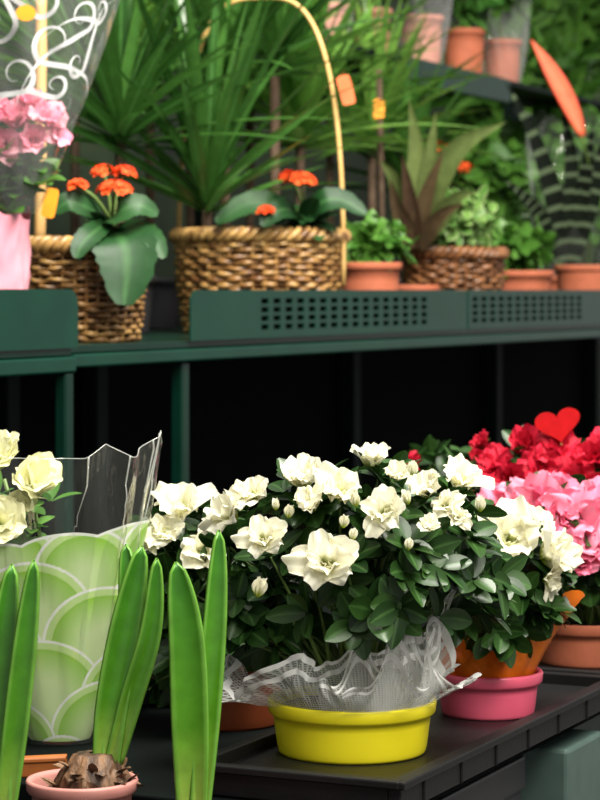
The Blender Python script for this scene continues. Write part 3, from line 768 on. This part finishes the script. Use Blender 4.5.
specs=[(120,.36,150,64,.40,.0150,'dra','dark spiky dracaena behind the small basket'),(75,.62,100,64,.44,.0160,'dra2','spiky dracaena at upper left behind the swirl film'),
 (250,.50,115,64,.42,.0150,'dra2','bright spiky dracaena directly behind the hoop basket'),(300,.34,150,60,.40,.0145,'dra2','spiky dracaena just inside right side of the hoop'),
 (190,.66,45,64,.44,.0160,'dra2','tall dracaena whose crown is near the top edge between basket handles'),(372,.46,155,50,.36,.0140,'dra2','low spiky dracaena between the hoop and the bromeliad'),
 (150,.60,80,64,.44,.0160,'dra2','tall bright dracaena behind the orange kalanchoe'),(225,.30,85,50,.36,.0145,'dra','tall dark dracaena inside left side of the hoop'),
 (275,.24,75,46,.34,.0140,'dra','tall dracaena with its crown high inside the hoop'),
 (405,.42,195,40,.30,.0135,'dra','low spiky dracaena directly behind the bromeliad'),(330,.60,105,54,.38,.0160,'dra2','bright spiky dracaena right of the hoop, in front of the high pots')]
for i,(px,v,py,n,L,W,mt,lb) in enumerate(specs): dracaena(lb,rkpx(px,v,ZS),py,n,L,W,M[mt],40+i)

# bromeliad with broad leaves
bb=rkpx(414,.15,ZS); Yb=bb.y
br=thing('bromeliad','bromeliad with upright olive leaves and dark brownish centre','potted plant',bb)
pot(br,bb,.040,.050,.085,M['terra'])
mb=MB()
for pts,W in (([(416,245),(414,200),(416,150),(409,98)],13),([(418,245),(432,190),(462,146),(506,122)],16),([(420,245),(426,200),(430,160),(436,112)],12),([(412,245),(402,205),(394,180),(380,160)],12),([(422,245),(442,215),(458,198),(476,192)],11)):
    leafpath(mb,[at(x,y,Yb-.03*i) for i,(x,y) in enumerate(pts)],W*Yb/F,'lance',.4,rnd=R.random())
mb.build('foliage',M['brom'],br)
mb=MB()
for pts,W in (([(416,248),(420,220),(430,185),(444,150)],10),([(412,248),(404,225),(396,205),(390,178)],10),([(414,248),(412,222),(408,190),(402,155)],10),([(420,248),(430,228),(446,212),(464,204)],9)):
    leafpath(mb,[at(x,y,Yb-.035*i) for i,(x,y) in enumerate(pts)],W*Yb/F,'lance',.4,rnd=R.random())
mb.build('inner_leaves',M['bromred'],br)

def bushy(label,base,c,r,n,L,mat,seed,potd=None,kind='ell',name='leafy_plant',wr_=.3,group=None,potmat=None):
    rr=random.Random(seed); root=thing(name,label,'potted plant',base,group)
    if potd: pot(root,base,*potd)
    mb=MB(); sm=MB()
    for k in range(n):
        d=Vector((rr.gauss(0,1),rr.gauss(0,1),rr.gauss(0,1))).normalized(); q=rr.uniform(.4,1)
        p=c+Vector((d.x*r[0]*q,d.y*r[1]*q,d.z*r[2]*q)); rosette(mb,p,d+Z*.6,rr.randint(4,6),L,L*wr_,.5,1.5,rr,kind)
        if k%4==0: tube(sm,catmull([base+Z*(potd[2]*.8 if potd else .0),(base+c)/2+Vector((0,0,.01)),p],5),.0018,4)
    mb.build('foliage',mat,root); sm.build('stems',M['stem'],root); return root
bushy('pale variegated plant growing in the brown basket',rc+Z*(80*sr*.90-.012),at(456,218,rc.y),(.066,.05,.052),70,.036,M['var'],51)
tp=rkpx(370,.08,ZS)
bushy('small green plant in wide terracotta pot beside the hoop basket',tp,at(372,244,tp.y),(.062,.05,.026),44,.036,M['mid'],52,(.050,.058,.125,M['terra']))
t2=rkpx(522,.08,ZS)
bushy('low leafy plant in terracotta pot right of the brown basket',t2,at(515,248,t2.y),(.06,.06,.036),44,.042,M['mid'],53,(.055,.068,.116,M['terra']))
t3=rkpx(588,.08,ZS)
pot_r=thing('plant_pot','terracotta pot at far right end of the shelf','pot',t3); pot(pot_r,t3,.06,.078,.132,M['terra'])
bushy('dense dark shrub behind the bromeliad',rkpx(480,.5,ZS),at(482,190,rkpx(480,.5,ZS).y),(.15,.12,.11),75,.08,M['mid'],54,(.05,.06,.1,M['terra']))
bushy('leafy shrub behind the flaming sword plant',rkpx(560,.52,ZS),at(556,170,rkpx(560,.52,ZS).y),(.17,.14,.16),95,.09,M['mid'],55,(.05,.06,.1,M['terra']))
lp=at(150,0,2.62); lp.z=ZB
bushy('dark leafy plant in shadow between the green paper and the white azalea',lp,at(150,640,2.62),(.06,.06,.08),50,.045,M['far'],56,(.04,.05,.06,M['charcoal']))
# vriesea with orange spike in clear sleeve
vb=rkpx(566,.22,ZS); Yv=vb.y
vr=thing('flaming_sword_plant','banded-leaf plant with flat orange flower spike in clear sleeve','potted plant',vb)
pot(vr,vb,.055,.066,.11,M['terra'])
mb=MB()
for pts,W in (([(566,262),(556,205),(536,142),(505,80)],11),([(574,262),(590,205),(604,150),(620,95)],10),([(560,262),(542,222),(526,198),(502,178)],9),([(570,262),(572,205),(570,150),(560,100)],10),([(572,262),(580,205),(588,160),(594,118)],9)):
    leafpath(mb,[at(x,y,Yv-.06-.05*i) for i,(x,y) in enumerate(pts)],W*Yv/F,'lance',.15,rnd=R.random(),n=48)
mb.build('foliage',M['zebra'],vr)
mb=MB(); leafpath(mb,[at(583,136,Yv-.22),at(566,98,Yv-.22),at(548,66,Yv-.22),at(531,40,Yv-.22)],9*(Yv-.22)/F,'broad',.3,rnd=.5); mb.build('flower_spike',M['spike'],vr,solid=.006)
mb=MB(); tube(mb,catmull([vb+Z*.1,at(590,190,Yv-.10),at(582,136,Yv-.22)],10),.004,6); mb.build('spike_stem',M['stem'],vr)
def sleeve(root,base,z0,r0,r1,h,mat,sd=0,lean=Vector((0,0,0))):
    Wv=cone(base+Z*z0,r0,r1,h,lean,.8,.006); mb=MB(); vs=[];fs=[]
    for i in range(91):
        for k in range(15): 
            ph=-PI+2*PI*i/90; vs.append(Wv(ph,k/14,1+.04*math.sin(7*ph+sd))+Vector((math.cos(ph),math.sin(ph),0))*(.06*r0*math.sin(13*ph+k*.8+sd)*min(1,k/5)))
    for i in range(90):
        for k in range(14): q=i*15+k; fs.append((q,q+15,q+16,q+1))
    mb.add(vs,fs); return mb.build('clear_sleeve',mat,root)
sleeve(vr,vb,.10,.068,.125,zc(118,Yv)-ZS-.10,M['cello_soft'],0,Vector((.03,0,0)))

# ------------------------------------------------------------------ third tier pots
for i,(px,w,h_,mt,lb) in enumerate(((331,38,42,'terra_light','pale terracotta pot behind the hoop top'),(372,40,46,'terra_light','second pale terracotta pot from the left on high shelf'),(421,46,50,'terra_light','pale terracotta pot at the near end of the visible high shelf edge'),(464,44,46,'terra','orange terracotta pot at middle of the high shelf row'),(502,40,44,'terra','rightmost terracotta pot on the high shelf'))):
    p=rkpx(px,.50,Z3); s=p.y/F
    q=bushy(lb+' with dark foliage',p,p+Z*(h_*s+.20),(.09,.08,.12),40,.10,M['dra' if i%2 else 'mid'],70+i,(w*.42*s,w*.5*s,h_*s,M[mt]),name='potted_foliage',group='terracotta pots on the high shelf')
    if i in (0,2,4): sleeve(q,p,.004,w*.47*s,w*.75*s,h_*s*2.2,M['cello_haze'],i)
for i,(px,py,v,mt,lb) in enumerate(((585,20,1.35,'mid','broad green foliage at top right corner'),(520,110,1.1,'mid','green foliage beyond the orange spike'),(625,190,1.3,'far','dim shrub beyond the clear sleeve at right edge'))):
    p=rkpx(px,v,0.0); 
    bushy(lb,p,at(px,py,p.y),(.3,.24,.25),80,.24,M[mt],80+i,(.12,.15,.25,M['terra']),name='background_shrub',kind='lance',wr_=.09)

# ------------------------------------------------------------------ pink plant in swirl film, stake, tags
wp=rkpx(-6,.10,ZS); Yw=wp.y; sw=Yw/F
pk=thing('wrapped_pink_flowers','pink flowers in clear film printed with white swirls','wrapped plant',wp)
pot(pk,wp,.032,.042,.075,M['pink_pot'])
mb=MB(); vs=[];fs=[]; rj=random.Random(15)
Wq=cone(wp+Z*.002,.045,.052,zc(214,Yw)-ZS,Vector((-.004,0,0)),1,.002)
n1=54; jj=[[rj.uniform(-.003,.003) for k in range(11)] for i in range(n1)]
for i in range(n1+1):
    ph=-PI+2*PI*i/n1
    for k in range(11): vs.append(Wq(ph,k/10,1+.04*math.sin(3*ph)+.03*math.sin(7*ph))+Vector((math.cos(ph),math.sin(ph),0))*jj[i%n1][k])
for i in range(n1):
    for k in range(10): q=i*11+k; fs+=[(q,q+11,q+12),(q,q+12,q+1)]
mb.add(vs,fs); mb.build('paper_cover',M['pink_wrap'],pk)
for i,(px,py,sz,ax) in enumerate(((44,124,48,(.3,-.7,1)),(18,128,48,(-.1,-.8,.8)),(-6,120,48,(-.3,-.5,1)),(32,144,40,(.2,-1,.3)),(6,148,40,(0,-1,.3)),(30,112,38,(.1,-.5,1)),(54,138,32,(.6,-.6,.4)))):
    put(FPP[i%2],'flower',pk,at(px,py,Yw-.02),Vector(ax).normalized(),sz*.5*sw)
mb=MB(); rr=random.Random(91)
for k in range(26): rosette(mb,at(rr.uniform(-20,40),rr.uniform(155,215),Yw+rr.uniform(-.03,.03)),Vector((rr.uniform(-.6,.6),-.3,1)),5,.04,.012,.5,1.4,rr)
mb.build('foliage',M['mid'],pk)
sb=at(14,214,Yw); hS=zc(-8,Yw)-sb.z
Ws0=cone(sb,.030,.135,hS,Vector((.01,0,0)),.85,.003)
def Ws(ph,s,top=1):
    return Ws0(ph,s,top)+Vector((math.cos(ph),math.sin(ph),0))*(.003*math.sin(13*ph+10*s)*s)
a0,a1=math.radians(-200),math.radians(20); mb=MB(); vs=[];fs=[]
for i in range(141):
    for k in range(31): vs.append(Ws(a0+(a1-a0)*i/140,k/30,1))
for i in range(140):
    for k in range(30): q=i*31+k; fs.append((q,q+31,q+32,q+1))
mb.add(vs,fs); mb.build('clear_film',M['cello_haze'],pk)
mb=MB()
def swirl(ph,s,size,ang,hand):
    pts=[];ns=[]
    for k in range(60):
        t=k/59
        if t<.55: x=(t/.55-1)*3.0; y=-.55+.7*math.sin(t/.55*PI)*(1-t)
        else:
            q=(t-.55)/.45; a=-PI/2+q*1.9*PI; r=.55*(1-q*.70); x=r*math.cos(a); y=r*math.sin(a)
        x*=hand; X=x*math.cos(ang)-y*math.sin(ang); Yy=x*math.sin(ang)+y*math.cos(ang)
        ss=s+Yy*size/hS; rad=max(.03,.03+.105*max(ss,0)**.85)
        pp=ph+X*size/rad; pts.append(Ws(pp,min(1,max(.02,ss)),1)); ns.append(Vector((math.cos(pp),math.sin(pp),-.4)).normalized())
    n=len(pts); vs=[];fs=[]
    for i in range(n):
        d=(pts[min(i+1,n-1)]-pts[max(i-1,0)]).normalized(); sd=d.cross(ns[i]).normalized(); w=.0004+.0034*math.sin(PI*min(1,i/(n-1)*1.02))**2.2
        b_=pts[i]+ns[i]*.0012; vs+=[b_+sd*w,b_-sd*w]
        if i: fs.append((2*i-2,2*i-1,2*i+1,2*i))
    mb.add(vs,fs)
for (d,s,size,ang,hd) in ((-85,.60,.046,.5,1),(-60,.74,.052,-.5,-1),(-42,.86,.044,.9,1),(-100,.82,.054,1.6,-1),(-70,.92,.042,-.2,1),(-36,.66,.036,1.2,-1),(-120,.68,.046,0,1),(-24,.90,.032,.3,1),(-52,.56,.030,.2,1)):
    swirl(math.radians(d),s,size,ang,hd)
mb.build('printed_swirls',M['white_ink'],pk)
stk=MB(); p0=at(40,262,lc.y-.02); p0.z=ZS+.13
tube(stk,[p0.lerp(at(41,-12,lc.y-.02),i/12) for i in range(13)],[.0085+(.0012 if i in (4,9) else 0) for i in range(13)],12)
tag(stk.build('bamboo_stake',M['bamboo'],None,p0),'thick bamboo stake standing in the small basket','stake')
sk2=rkpx(384,.24,ZS); mb=MB(); tube(mb,[sk2.lerp(at(379,70,sk2.y),i/8) for i in range(9)],.0065,10)
tag(mb.build('bamboo_stake',M['bark'],None,sk2),'thin brown stake carrying an orange tag, left of the bromeliad','stake')
def ptag(px,py,w,h,Y,label,mat,rot=.2,round_=False):
    cc=at(px,py,Y); mb=MB(); pts=[]
    for k in range(28):
        a=2*PI*k/28; e=1 if round_ else .35
        x=math.copysign(abs(math.cos(a))**e,math.cos(a))*w/2; y=math.copysign(abs(math.sin(a))**e,math.sin(a))*h/2
        X=x*math.cos(rot)-y*math.sin(rot); Yy=x*math.sin(rot)+y*math.cos(rot)
        pts.append((X*Y/F,Yy*Y/F))
    vs=[cc+Vector((a,-.0006,b)) for a,b in pts]+[cc+Vector((a,.0006,b)) for a,b in pts]; n=28
    mb.add(vs,[tuple(range(n)),tuple(range(n,2*n))[::-1]]+[(i,(i+1)%n,n+(i+1)%n,n+i) for i in range(n)])
    return tag(mb.build('price_tag',mat,None,cc,smooth=False),label,'tag','orange price tags')
ptag(26,13,20,16,Yw-.15,'orange round tag on the swirl film at top left',M['orange_tag'],0,True)
ptag(50,203,14,30,lc.y-.11,'narrow orange tag at bottom of the bamboo stake',M['orange_tag'],-.2)
ptag(346,90,14,30,bc.y-.062,'red-orange tag hanging on the hoop handle',M['red_tag'],.25)
ptag(379,109,11,20,sk2.y-.008,'small orange tag on the thin brown stake',M['orange_tag'],0)

# ------------------------------------------------------------------ light, camera
w=bpy.data.worlds.new('World'); scene.world=w; w.use_nodes=True
bg=w.node_tree.nodes['Background']; bg.inputs[0].default_value=(1,.99,.95,1); bg.inputs[1].default_value=.50
def area(name,loc,aim,size,power,col=(1,1,1)):
    l=bpy.data.lights.new(name,'AREA'); l.energy=power; l.size=size; l.color=col
    o=bpy.data.objects.new(name,l); COL.objects.link(o); o.location=loc; o.rotation_euler=(Vector(aim)-Vector(loc)).to_track_quat('-Z','Y').to_euler()
area('key_light',(1.1,.4,3.4),(.1,2.5,.95),1.4,142,(1,.96,.87))
area('shelf_fill',(.7,2.3,3.9),(-.1,4.4,1.5),1.5,320,(1,.96,.87))  # added fill to brighten the upper shelf plants, not a fixture there
cam=bpy.data.cameras.new('Camera'); co=bpy.data.objects.new('Camera',cam); COL.objects.link(co)
co.location=(0,0,H); co.rotation_euler=(PI/2,0,0)
cam.sensor_fit='VERTICAL'; cam.sensor_height=24; cam.sensor_width=18; cam.lens=F/800*24; cam.shift_y=-110/800
cam.clip_start=.05; cam.dof.use_dof=True; cam.dof.focus_distance=2.16; cam.dof.aperture_fstop=8.5
scene.camera=co
scene.view_settings.view_transform='Standard'
